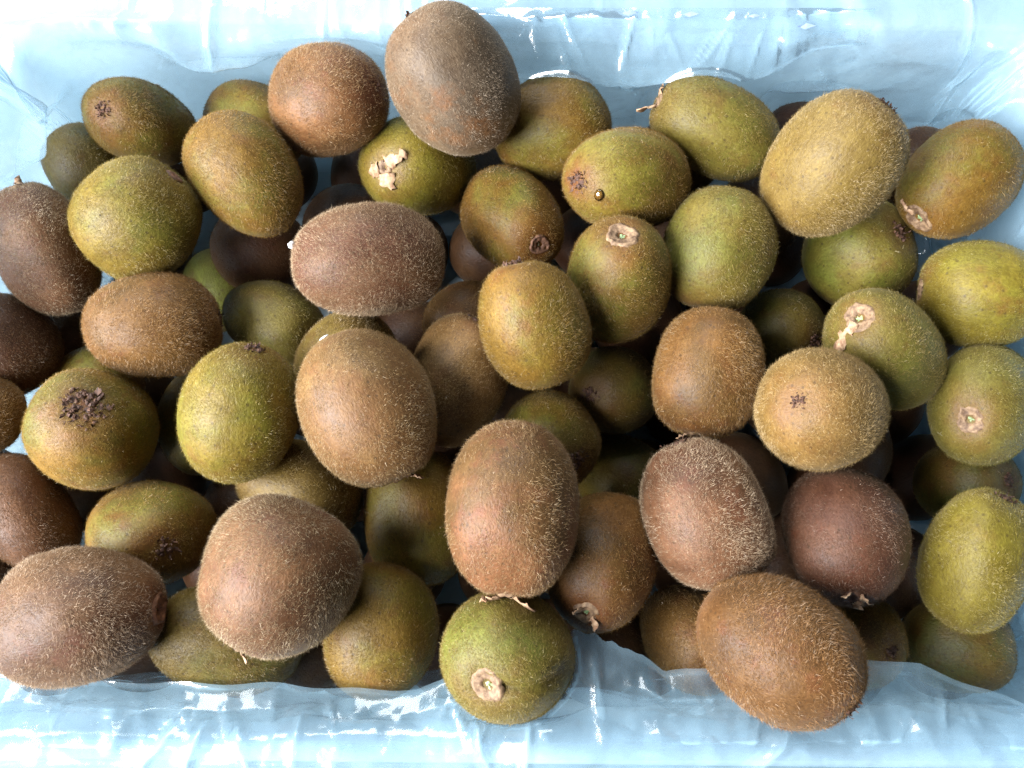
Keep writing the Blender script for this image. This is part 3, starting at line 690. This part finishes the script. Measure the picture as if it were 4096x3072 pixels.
# family, end A, end B, label
INFO = {
    1: ('gold', 'B', '', "olive-gold kiwi in the far left corner with a white speck and dark withered tip"),
    2: ('olive', '', '', "dull olive kiwi half hidden against the film left of the white-specked one"),
    3: ('lime', 'C', '', "yellow-green kiwi with a dark calyx at its upper right, below the white-specked one"),
    4: ('gold', 'N', '', "oblong olive-gold kiwi leaning right, below the pinkish brown kiwi at the far side"),
    5: ('gold', '', '', "top of a golden kiwi showing between the corner kiwi and the pinkish brown one"),
    6: ('russet', 'D', '', "round pinkish brown kiwi with a black tip, left of the big greyish kiwi"),
    7: ('grey', 'N', 'D', "large shrivelled greyish brown kiwi overlapping the far rim, highest in the picture"),
    8: ('lime', 'C', '', "glossy green kiwi with ragged pale calyx, just below the shrivelled greyish one"),
    9: ('gold', '', '', "golden brown kiwi tucked behind the right side of the shrivelled greyish one"),
    10: ('gold', 'S', '', "round golden brown kiwi, dark reddish scar at lower right, beside the glossy green one"),
    11: ('gold', 'B', '', "golden kiwi with a purple-black tip on its left and a clear droplet below"),
    12: ('green', 'C', '', "oblong green-brown kiwi at the far rim with a dry sepal sticking out leftward"),
    13: ('straw', 'B', '', "large fuzzy tan kiwi near the far right with dark hairs on its upper tip"),
    14: ('gold', 'S', '', "golden kiwi at the far right with a pale round stem scar facing lower left"),
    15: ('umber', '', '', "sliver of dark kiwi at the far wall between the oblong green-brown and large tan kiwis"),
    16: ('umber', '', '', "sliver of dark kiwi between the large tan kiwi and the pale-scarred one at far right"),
    17: ('mauve', 'C', '', "dusky mauve-brown kiwi at the left edge with a dry stub on its top"),
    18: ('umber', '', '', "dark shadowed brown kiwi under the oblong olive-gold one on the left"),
    19: ('mauve', 'W', '', "pinkish mauve kiwi lying crosswise with a white fleck on its left end"),
    20: ('brown', 'B', '', "golden brown kiwi lying crosswise at left, its dark tip pointing right"),
    21: ('green', '', '', "green kiwi deep beside the right tip of the crosswise golden brown one"),
    22: ('straw', '', '', "golden kiwi peeking out between the crosswise mauve kiwi and the big tan one below"),
    23: ('fawn', 'C', '', "big tan-brown kiwi left of centre leaning right with a white fleck near its top"),
    24: ('fawn', 'B', '', "brownish kiwi with a reddish right side, right of the big tan-brown one left of centre"),
    25: ('gold', 'B', '', "upright olive-gold kiwi at the centre with a hairy tip at its top"),
    26: ('gold', 'S', '', "golden kiwi whose pale eye-like scar with green centre faces upward, near the middle"),
    27: ('green', 'B', '', "plump green kiwi right of the one with the eye-like scar"),
    28: ('green', 'B', '', "shaded deep green kiwi under the large fuzzy tan one at right"),
    29: ('green', 'S', '', "green kiwi at right with a pale ring scar and a long peeled flap"),
    30: ('lime', 'S', '', "yellow-green kiwi cut by the right edge, lying crosswise below the pale-scarred one"),
    31: ('olive', 'B', '', "small shaded olive kiwi between the plump green one and the peeled-flap one"),
    32: ('brown', 'C', '', "upright golden brown kiwi directly below the plump green one"),
    33: ('tan', 'B', '', "fuzzy pale tan kiwi at right pointing its small brown tip at the viewer"),
    34: ('green', 'S', '', "green kiwi at the right edge with a round brown scar facing the viewer"),
    35: ('olive', 'B', '', "shaded olive kiwi with a black tip, left of the upright golden brown one"),
    36: ('gold', 'B', '', "orange-gold kiwi partly hidden behind the upright reddish brown one"),
    37: ('russet', 'C', '', "long upright reddish brown kiwi, centre front, with a torn pale calyx at its bottom"),
    38: ('olive', '', '', "dark olive kiwi in the hollow right of the orange-gold one"),
    39: ('brown', 'S', '', "olive-brown kiwi with a broken pale crescent scar, right of the torn-calyx one"),
    40: ('mauve', 'B', '', "egg-shaped mauve-brown kiwi right of centre with a dark top tip"),
    41: ('purple', 'C', '', "purplish brown kiwi with a grey-black calyx at its bottom, below the pale tan one"),
    42: ('lime', 'B', '', "bright yellow-green kiwi at the lower right edge with a small scar on top"),
    43: ('hazel', 'B', '', "large coarse-haired brown kiwi resting on the film at the near rim, right"),
    44: ('gold', 'B', '', "golden kiwi at left with a big crumpled dark blossom end facing the viewer"),
    45: ('lime', 'B', '', "upright yellow-green kiwi at left with a dark tuft on its top"),
    46: ('gold', 'B', '', "golden kiwi at lower left, dark tip facing the viewer, above the big corner one"),
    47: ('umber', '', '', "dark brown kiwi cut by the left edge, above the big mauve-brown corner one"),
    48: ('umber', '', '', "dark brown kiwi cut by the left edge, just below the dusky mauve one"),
    49: ('brown', '', '', "sliver of orange-brown kiwi at the left edge beside the big crumpled blossom end"),
    50: ('mauve', 'K', '', "big mauve-brown kiwi in the near left corner with a dark sunken scar at right"),
    51: ('mauve', 'C', '', "big egg-shaped mauve-brown kiwi in front, left of centre, shiny on its left side"),
    52: ('straw', '', '', "golden kiwi between the big shiny mauve-brown one and the big tan-brown one"),
    53: ('gold', '', '', "shaded olive-gold kiwi left of the long upright reddish brown one"),
    54: ('gold', '', '', "upright golden olive kiwi cut off straight below by the near flap of film"),
    55: ('green', 'S', '', "green creased kiwi on the near rim with a large square stem scar facing the viewer"),
    56: ('olive', '', '', "olive-green kiwi lying under the two big mauve-brown kiwis in front"),
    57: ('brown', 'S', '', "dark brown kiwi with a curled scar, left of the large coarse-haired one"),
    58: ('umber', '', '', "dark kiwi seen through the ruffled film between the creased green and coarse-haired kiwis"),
    59: ('gold', 'B', '', "small golden kiwi with a dark tip, right of the large coarse-haired one"),
    60: ('olive', '', '', "dark olive kiwi in the near right corner above the edge of the film"),
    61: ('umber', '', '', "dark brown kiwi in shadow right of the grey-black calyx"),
    62: ('olive', 'B', '', "shaded olive kiwi with a dark tip at the right edge above the bright yellow-green one"),
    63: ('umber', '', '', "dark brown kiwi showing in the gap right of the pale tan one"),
    64: ('olive', '', '', "dark olive kiwi between the crumpled-blossom kiwi and the tufted yellow-green one"),
    65: ('umber', '', '', "dark kiwi in the shadow behind the crosswise mauve one"),
    66: ('brown', '', '', "dim brown kiwi right of the crosswise mauve one's lower end"),
    67: ('gold', '', '', "bit of golden kiwi between the crosswise golden brown one and the crumpled blossom end"),
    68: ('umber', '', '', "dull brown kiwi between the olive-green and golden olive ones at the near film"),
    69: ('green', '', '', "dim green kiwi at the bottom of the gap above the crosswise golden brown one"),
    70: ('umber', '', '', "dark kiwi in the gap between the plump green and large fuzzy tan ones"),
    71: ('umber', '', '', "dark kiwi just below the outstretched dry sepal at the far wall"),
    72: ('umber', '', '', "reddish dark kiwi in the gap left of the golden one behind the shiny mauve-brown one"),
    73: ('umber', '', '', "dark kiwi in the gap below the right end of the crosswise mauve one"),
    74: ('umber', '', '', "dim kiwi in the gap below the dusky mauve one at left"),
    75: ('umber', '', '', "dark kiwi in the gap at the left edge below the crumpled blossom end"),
    76: ('umber', '', '', "dark kiwi at the left edge just above the big mauve-brown corner one"),
}
SPECIAL = {  # extra shape: egg taper, lumpiness, groove (angle, depth)
    7: dict(egg=-.06, lump=.035, ridged=.010), 13: dict(egg=.05), 23: dict(egg=.04), 40: dict(egg=-.10), 43: dict(egg=.03, lump=.018),
    50: dict(egg=-.10), 51: dict(egg=-.08, lump=.02), 41: dict(egg=-.06, lump=.025), 55: dict(groove=(0.6, .0032), lump=.02), 37: dict(lump=.012, ridged=.003),
    25: dict(lump=.018, ridged=.006), 19: dict(lump=.022),
}

NLAT, NLON = 34, 48
def fruit_surface(s, r, sp, ends):
    """Vertices of one fruit: a blunt-ended, slightly irregular body of revolution."""
    th = np.linspace(0, math.pi, NLAT); ph = np.linspace(0, 2 * math.pi, NLON, endpoint=False)
    T, Pp = np.meshgrid(th, ph, indexing='ij')
    ct, st = np.cos(T), np.sin(T)
    rr = np.abs(st) ** r.uniform(.80, .92)
    x, y, z = rr * np.cos(Pp), rr * np.sin(Pp), np.sign(ct) * np.abs(ct) ** .96
    egg = sp.get('egg', r.uniform(-.05, .05))
    k = 1 + egg * z
    lump = sines(7, 3, .18, .5, r)(np.stack([x, y, z], -1)) * sp.get('lump', .022)
    lump = lump + .012 * np.cos(2 * Pp + r.uniform(0, 6)) * st + .008 * np.cos(3 * Pp + r.uniform(0, 6) + z) * st + .005 * np.cos(5 * Pp + r.uniform(0, 6)) * st
    bend = r.normal() * .03
    if 'ridged' in sp:
        lump = lump - np.abs(sines(6, 3, .5, 1.1, r)(np.stack([x, y, z], -1))) * sp['ridged']
    x, y = x * k * (1 + lump), y * k * (1 + lump)
    z = z * (1 + lump)
    x = x + bend * (z * z - .4)
    pq = np.stack([x, y, z], -1)
    for _ in range(4):                                # flattened sides and blunt shoulders
        nn = r.normal(size=3); nn[2] *= .7; nn /= np.linalg.norm(nn)
        ex = .05 * np.log1p(np.exp((pq @ nn - r.uniform(.86, .96)) / .05))
        pq = pq - ex[..., None] * nn * .50
    x, y, z = pq[..., 0], pq[..., 1], pq[..., 2]
    X, Y, Z = x * s[0], y * s[1], z * s[2]
    rho = np.hypot(x, y)
    for sgn, e in ((1, ends[0]), (-1, ends[1])):
        dep = {'S': .0026, 'K': .0036, 'B': .0016, 'C': .0018}.get(e, .0003)
        Z = Z - sgn * dep * np.exp(-(rho / .22) ** 2) * (np.sign(z) == sgn)
        if e in 'BN' and e:                           # a small nipple under the blossom end
            Z = Z + sgn * .0010 * np.exp(-(rho / .13) ** 2) * (np.sign(z) == sgn)
    if 'groove' in sp:
        a, dp = sp['groove']
        da = (Pp - a + math.pi) % (2 * math.pi) - math.pi
        g = dp * np.exp(-(da * np.maximum(rho, .2) / .10) ** 2) * np.clip((z + .2) / .7, 0, 1) * np.clip(rho / .25, 0, 1)
        nrm = np.stack([x, y, z], -1); nrm /= np.linalg.norm(nrm, axis=-1, keepdims=True) + 1e-9
        X, Y, Z = X - g * nrm[..., 0], Y - g * nrm[..., 1], Z - g * nrm[..., 2]
    return np.stack([X, Y, Z], -1), z

def sphere_faces():
    f = []
    for i in range(NLAT - 1):
        for j in range(NLON):
            j2 = (j + 1) % NLON
            a, b, c, d = i * NLON + j, (i + 1) * NLON + j, (i + 1) * NLON + j2, i * NLON + j2
            f.append((a, b, c, d))
    return np.array(f)
SF = sphere_faces()

def tri_normals(P):
    V = P.reshape(-1, 3); n = np.zeros_like(V)
    fn = np.cross(V[SF[:, 2]] - V[SF[:, 0]], V[SF[:, 3]] - V[SF[:, 1]])
    for k in range(4): np.add.at(n, SF[:, k], fn)
    n[:NLON] = n[:NLON].sum(0); n[-NLON:] = n[-NLON:].sum(0)
    n /= np.linalg.norm(n, axis=1)[:, None] + 1e-12
    if (n * V).sum() < 0: n = -n
    return n

def fuzz_mesh(P, Mw, r, count, length, bare):
    V = P.reshape(-1, 3); n = tri_normals(P)
    a, b, c, d = (V[SF[:, i]] for i in range(4))
    ar = .5 * np.linalg.norm(np.cross(c - a, d - b), axis=1)
    fi = r.choice(len(SF), int(count * 2.2), p=ar / ar.sum())
    u, w = r.random((2, len(fi)))
    wt = np.stack([(1 - u) * (1 - w), u * (1 - w), u * w, (1 - u) * w], 1)[..., None]
    idx = SF[fi]
    p = (V[idx] * wt).sum(1); nn = (n[idx] * wt).sum(1); nn /= np.linalg.norm(nn, axis=1)[:, None]
    nw = nn @ Mw.T
    keep = nw[:, 2] > -.45
    for zc, rad in bare:
        keep &= ~((np.hypot(p[:, 0], p[:, 1]) < rad) & (np.sign(p[:, 2]) == zc))
    # thin out in soft patches
    dens = sines(6, 3, 12, 34, r)(p) + .6 * sines(6, 3, 60, 130, r)(p)
    keep &= r.random(len(p)) < np.clip(.62 + .42 * dens, .10, 1)
    p, nn = p[keep][:count], nn[keep][:count]
    m = len(p)
    t = np.array([0, 0, 1.0]) - nn * nn[:, 2:3]
    t2 = np.cross(nn, t)
    sw = sines(5, 3, 10, 30, r)(p)[:, None] * 1.3
    dirn = t * np.cos(sw) + t2 * np.sin(sw) + r.normal(size=(m, 3)) * .75
    dirn -= nn * (dirn * nn).sum(1)[:, None]
    dirn /= np.linalg.norm(dirn, axis=1)[:, None] + 1e-9
    lean = r.uniform(.5, 1.35, m)[:, None]
    dd = nn * np.cos(lean) + dirn * np.sin(lean)
    L = length * r.gamma(6, 1 / 6, m)[:, None]
    side = np.cross(dd, r.normal(size=(m, 3))); side /= np.linalg.norm(side, axis=1)[:, None] + 1e-9
    wd = r.uniform(.000042, .000080, m)[:, None]
    tip = p + dd * L - nn * L * .12
    vv = np.stack([p - nn * .0001 - side * wd, p - nn * .0001 + side * wd, tip], 1).reshape(-1, 3)
    return mesh_from("fuzz", vv, np.arange(m * 3).reshape(-1, 3), False)

def ribbon(p0, d, up, ln, wd, curl, r, seg=4, thick=.0):
    pts = []; p = np.array(p0, float); d = np.array(d, float); up = np.array(up, float)
    side = np.cross(d, up); side /= np.linalg.norm(side) + 1e-9
    v = []
    for i in range(seg + 1):
        t = i / seg
        w = wd * (1 - .45 * t ** 2) * (1 if 0 < t < 1 else .75) * r.uniform(.75, 1.2)
        jit = r.normal(size=3) * wd * .12
        v += [p + side * w * .5 + jit, p + up * wd * .16, p - side * w * .5 - jit]
        ang = curl / seg
        d2 = d * math.cos(ang) + up * math.sin(ang); up = up * math.cos(ang) - d * math.sin(ang); d = d2
        p = p + d * ln / seg
    f = []
    for i in range(seg):
        for k in (0, 1):
            a = i * 3 + k; f.append((a, a + 1, a + 4, a + 3))
    return v, f

def join(parts):
    V, F = [], []
    for v, f in parts:
        o = len(V); V += list(v); F += [tuple(o + i for i in q) for q in f]
    return V, F

def lathe(prof, n, r, wob=.08):
    """prof: list of (radius, z)."""
    ph = np.linspace(0, 2 * math.pi, n, endpoint=False)
    w = 1 + wob * (np.sin(ph * 2 + r.uniform(0, 6)) * .5 + np.sin(ph * 3 + r.uniform(0, 6)) * .4 + r.normal(size=n) * .35)
    v = []
    for i, (ra, z) in enumerate(prof):
        zz = z + r.normal(size=n) * .00028
        v += [(ra * w[j] * math.cos(ph[j]), ra * w[j] * math.sin(ph[j]), zz[j]) for j in range(n)]
    f = []
    for i in range(len(prof) - 1):
        for j in range(n):
            k = (j + 1) % n
            f.append((i * n + j, i * n + k, (i + 1) * n + k, (i + 1) * n + j))
    return v, f

def flip(v, sgn, z0):
    v = np.array(v)
    if sgn < 0: v = v * np.array([1, -1, -1])
    v[:, 2] += sgn * z0
    return v

def end_parts(kid, root, sgn, kind, zp, r, sc, zs):
    """What is left of stem or flower at one end of a fruit."""
    if kid == 33: sc = sc * .6
    if kind in 'SK':
        k = sc * r.uniform(.9, 1.1) * (1.3 if kid in (55, 34, 29, 14, 26) else 1.0)
        prof = [(.0015 * k, -.0004), (.0019 * k, .0004), (.0026 * k, .0006), (.0036 * k, .0003), (.0042 * k, .0006), (.0050 * k, .0006), (.0058 * k, -.0009)]
        v, f = lathe([(a, b + zs(a) + (.0002 if 0 < i < 6 else 0) + (.0005 if kind == 'K' else 0)) for i, (a, b) in enumerate(prof)], 26, r, .16)
        dark = kind == 'K' or kid in (10, 57)
        o = obj("stem_scar", mesh_from("stem_scar", flip(v, sgn, zp), [q[::-1] for q in f]), M_SCARDARK if dark else M_SCAR, root)
        v, f = lathe([(.00002, .0004), (.0008 * k, .0003), (.0017 * k, -.0002)], 12, r, .05)
        obj("pith", mesh_from("pith", flip(v, sgn, zp), [q[::-1] for q in f]), M_DARKPITH if dark else M_PITH, o)
    if kind == 'C':
        k = sc
        v, f = lathe([(a, b + zs(a)) for a, b in ((.0006, .0000), (.0016 * k, .0009), (.0027 * k, .0012), (.0038 * k, .0006), (.0044 * k, -.0010))], 18, r, .14)
        dark = kid in (3, 23, 41)
        obj("calyx", mesh_from("calyx", flip(v, sgn, zp), [q[::-1] for q in f]), M_SCARDARK if dark else M_SCAR, root)
    if kind in 'BCD':
        n = {'B': 44, 'C': 5, 'D': 14}[kind]
        if kid == 44: n = 90
        parts = []
        spread = {'B': .0042, 'C': .004, 'D': .0022}[kind] * sc * (1.9 if kid == 44 else 1.15 if kind == 'B' else 1)
        for i in range(n):
            a = r.uniform(0, 2 * math.pi); ra = spread * math.sqrt(r.random())
            el = r.uniform(-.35, .55)
            d = np.array([math.cos(a + r.normal() * .8) * math.cos(el), math.sin(a + r.normal() * .8) * math.cos(el), math.sin(el)])
            up = np.array([0, 0, 1.0]) - d * d[2]; up /= np.linalg.norm(up) + 1e-9
            parts.append(ribbon((ra * math.cos(a), ra * math.sin(a), -.0002 + zs(ra)), d, up, r.uniform(.0014, .0034) * sc, r.uniform(.0006, .0015) * sc * (1.6 if kid == 44 else 1), r.normal() * 1.8, r))
        if kind == 'B':
            for i in range(22 if kid == 44 else 10):
                a = r.uniform(0, 2 * math.pi); ra = spread * .75 * math.sqrt(r.random())
                lv, lf = lathe([(.00005, .0011), (.0009 * sc, .0008), (.0014 * sc, .0001), (.0015 * sc, -.0012)], 7, r, .35)
                parts.append(([np.array(p) + (ra * math.cos(a), ra * math.sin(a), zs(ra) - .0003) for p in lv], [q[::-1] for q in lf]))
        v, f = join(parts)
        obj("blossom_remains" if kind != 'C' else "calyx_hairs", mesh_from("tuft", flip(v, sgn, zp), f), M_BLOSSOM, root)

def sepal(root, sgn, zp, a, ln, wd, curl, lift, r, start=.003):
    d = np.array([math.cos(a) * math.cos(lift), math.sin(a) * math.cos(lift), math.sin(lift)])
    up = np.array([0, 0, 1.0]) - d * d[2]; up /= np.linalg.norm(up)
    v, f = ribbon((math.cos(a) * start, math.sin(a) * start, .0010), d, up, ln, wd, curl, r, 7)
    o = obj("sepal", mesh_from("sepal", flip(v, sgn, zp), f), M_SEPAL, root)
    md = o.modifiers.new("thickness", 'SOLIDIFY'); md.thickness = .0004
    return o

SEPALS = {  # id: (angle in the picture plane counter-clockwise from right, length, width, curl, lift)
    8: ((0.5, .011, .007, -.5, .15), (-1.5, .008, .007, -.6, .1), (3.3, .006, .006, -.6, .1)),
    12: ((3.5, .010, .0045, .2, .75), (1.2, .006, .004, -.4, .3)),
    29: ((3.7, .0165, .0085, -.6, -.10),),
    37: ((-2.2, .008, .006, -.2, .3), (-1.0, .010, .0045, -.3, .7), (-1.6, .006, .005, -.2, .4)),
    17: ((1.9, .0042, .0035, .5, .6),), 23: ((-.6, .006, .0035, .3, .5),), 51: ((-1.6, .005, .004, .2, .5),),
    39: ((2.4, .005, .004, .8, .5), (-.8, .006, .004, .8, .4)), 14: ((2.2, .009, .0035, -.4, .1),), 32: ((-2.2, .005, .003, .3, .5),),
    41: ((2.0, .005, .004, .6, .4), (.6, .005, .004, .6, .4), (-1.2, .004, .004, .5, .4)),
    57: ((1.4, .006, .0035, .9, .5),),
}

def jitter(c, r, amt):
    k = 1 + r.normal() * amt
    return [float(min(.9, max(.003, v * k * (1 + r.normal() * amt * .5)))) for v in lin(c)]

def build_kiwi(kid):
    c, q, s = FRUIT[kid]
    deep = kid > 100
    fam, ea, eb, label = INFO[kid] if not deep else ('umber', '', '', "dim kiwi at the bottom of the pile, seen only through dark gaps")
    r = np.random.default_rng(kid * 7 + 3)
    sp = SPECIAL.get(kid, {})
    P, zc = fruit_surface(np.array(s), r, sp, (ea, eb))
    qq = Quaternion(q).normalized(); Mw = np.array(qq.to_matrix())
    me = mesh_from("kiwi_body", P.reshape(-1, 3), SF)
    pole = np.exp(-((1 - zc) / .13)) * (.85 if ea else .45) + np.exp(-((1 + zc) / .15)) * .6
    at = me.attributes.new("pole", 'FLOAT', 'POINT'); at.data.foreach_set("value", np.clip(pole, 0, 1).astype(np.float32).ravel())
    root = obj("kiwi", me, M_SKIN)
    root.location = c; root.rotation_mode = 'QUATERNION'; root.rotation_quaternion = qq
    tag(root, label, "kiwi", "kiwis at the bottom of the pile" if deep else "kiwis piled in the crate")
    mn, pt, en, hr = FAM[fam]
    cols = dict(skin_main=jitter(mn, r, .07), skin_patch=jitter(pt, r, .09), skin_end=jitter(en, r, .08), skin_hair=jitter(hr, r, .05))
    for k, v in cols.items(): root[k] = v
    if not deep:
        zA, zB = float(P[0, 0, 2]), float(-P[-1, 0, 2])
        bare = [(sg, {'S': .0055, 'K': .0068, 'C': .004, 'B': .002}[e]) for sg, e in ((1, ea), (-1, eb)) if e in ('S', 'K', 'C', 'B')]
        cnt = 36000 if c[2] > .012 else (25000 if c[2] > -.015 else 10000)
        ln = .00145 if fam in ('tan', 'mauve', 'russet', 'brown') else .00130
        if kid == 43: ln = .0019
        if kid == 7: ln = .0010
        fz = obj("fuzz", fuzz_mesh(P, Mw, r, cnt, ln, bare), M_FUZZ, root)
        fz["kind"] = "stuff"
        for k, v in cols.items(): fz[k] = v
        sc = min(s) / .025
        def surf(rows):
            rr_ = np.hypot(P[rows, :, 0], P[rows, :, 1]).mean(1); zz_ = np.abs(P[rows, :, 2].mean(1))
            return lambda q: float(np.interp(q, rr_, zz_ - zz_[0]))
        sA, sB = surf(list(range(0, 12))), surf(list(range(NLAT - 1, NLAT - 13, -1)))
        if ea: end_parts(kid, root, 1, ea, zA, r, sc, sA)
        if eb: end_parts(kid, root, -1, eb, zB, r, sc, sB)
        if kid in SEPALS:
            # turn picture-plane angles into angles about the fruit's own axis
            ux, uy = Vector((1, 0, 0)), Vector((0, 1, 0))
            for a, ln_, wd, curl, lift in SEPALS[kid]:
                w = qq.inverted() @ (ux * math.cos(a) + uy * math.sin(a))
                sepal(root, 1, zA, math.atan2(w.y, w.x), ln_, wd, curl, lift, r)
    else:
        root.data.polygons.foreach_set("use_smooth", np.ones(len(me.polygons), dtype=bool))
    return root

KIWI = {}
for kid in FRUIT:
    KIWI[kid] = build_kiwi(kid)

# ------------------------------------------------------------------ crumbs and a droplet
def on_fruit(kid, dx, dy, lift=0.0):
    """A point on the upper surface of a fruit, dx,dy metres from its centre in plan, and the normal."""
    i = EID.index(kid)
    X = np.array([EC[i][0] + dx]); Y = np.array([EC[i][1] + dy])
    z = heights(X, Y, [kid], 1.0)[0]
    p = np.array([X[0], Y[0], z])
    n = EM[i] @ (((p - EC[i]) @ EM[i]) / ES[i] ** 2); n /= np.linalg.norm(n)
    return p + n * lift, n

def pebble(name, kid, dx, dy, size, mat, label, cat, seed, flat=.5, lift=.0010):
    r = np.random.default_rng(seed)
    p, n = on_fruit(kid, dx, dy, lift)
    nl, no_ = 7, 10
    th = np.linspace(0, math.pi, nl); ph = np.linspace(0, 2 * math.pi, no_, endpoint=False)
    T, Pp = np.meshgrid(th, ph, indexing='ij')
    v = np.stack([np.sin(T) * np.cos(Pp) * size[0], np.sin(T) * np.sin(Pp) * size[1], np.cos(T) * min(size) * flat], -1).reshape(-1, 3)
    v *= 1 + r.normal(size=(len(v), 1)) * (.08 if mat is M_CRUMB else .01)
    f = [(i * no_ + j, (i + 1) * no_ + j, (i + 1) * no_ + (j + 1) % no_, i * no_ + (j + 1) % no_) for i in range(nl - 1) for j in range(no_)]
    o = obj(name, mesh_from(name, v, f), mat)
    o.location = p; o.rotation_mode = 'QUATERNION'; o.rotation_quaternion = Vector(n).to_track_quat('Z', 'Y')
    tag(o, label, cat)

pebble("foam_crumb", 1, .0075, .0195, (.0016, .0010), M_CRUMB, "tiny white foam crumb on the corner kiwi at far left", "foam crumb", 1)
pebble("foam_crumb", 23, -.018, .0285, (.0022, .0010), M_CRUMB, "tiny white foam fleck near the top of the big tan-brown kiwi left of centre", "foam crumb", 2)
pebble("foam_crumb", 19, -.0325, .004, (.0018, .0022), M_CRUMB, "tiny white foam fleck on the left end of the crosswise mauve kiwi", "foam crumb", 3, .8, .0006)

k = NT("clear_droplet")
dt = k.n('ShaderNodeBsdfTransparent', i_Color=(0.97, 0.86, 0.6, 1)).outputs[0]
dg = k.n('ShaderNodeBsdfGlossy', i_Color=(1, 1, 1, 1), i_Roughness=0.04).outputs[0]
df = k.n('ShaderNodeFresnel', i_IOR=1.6).outputs[0]
k.link(k.n('ShaderNodeMixShader', i_0=df, i_1=dt, i_2=dg).outputs[0], k.out.inputs[0])
pebble("droplet", 11, -.016, -.017, (.0026, .0030), k.m, "clear sticky droplet on the lower left of the purple-tipped golden kiwi", "droplet", 4, .6, .0008)
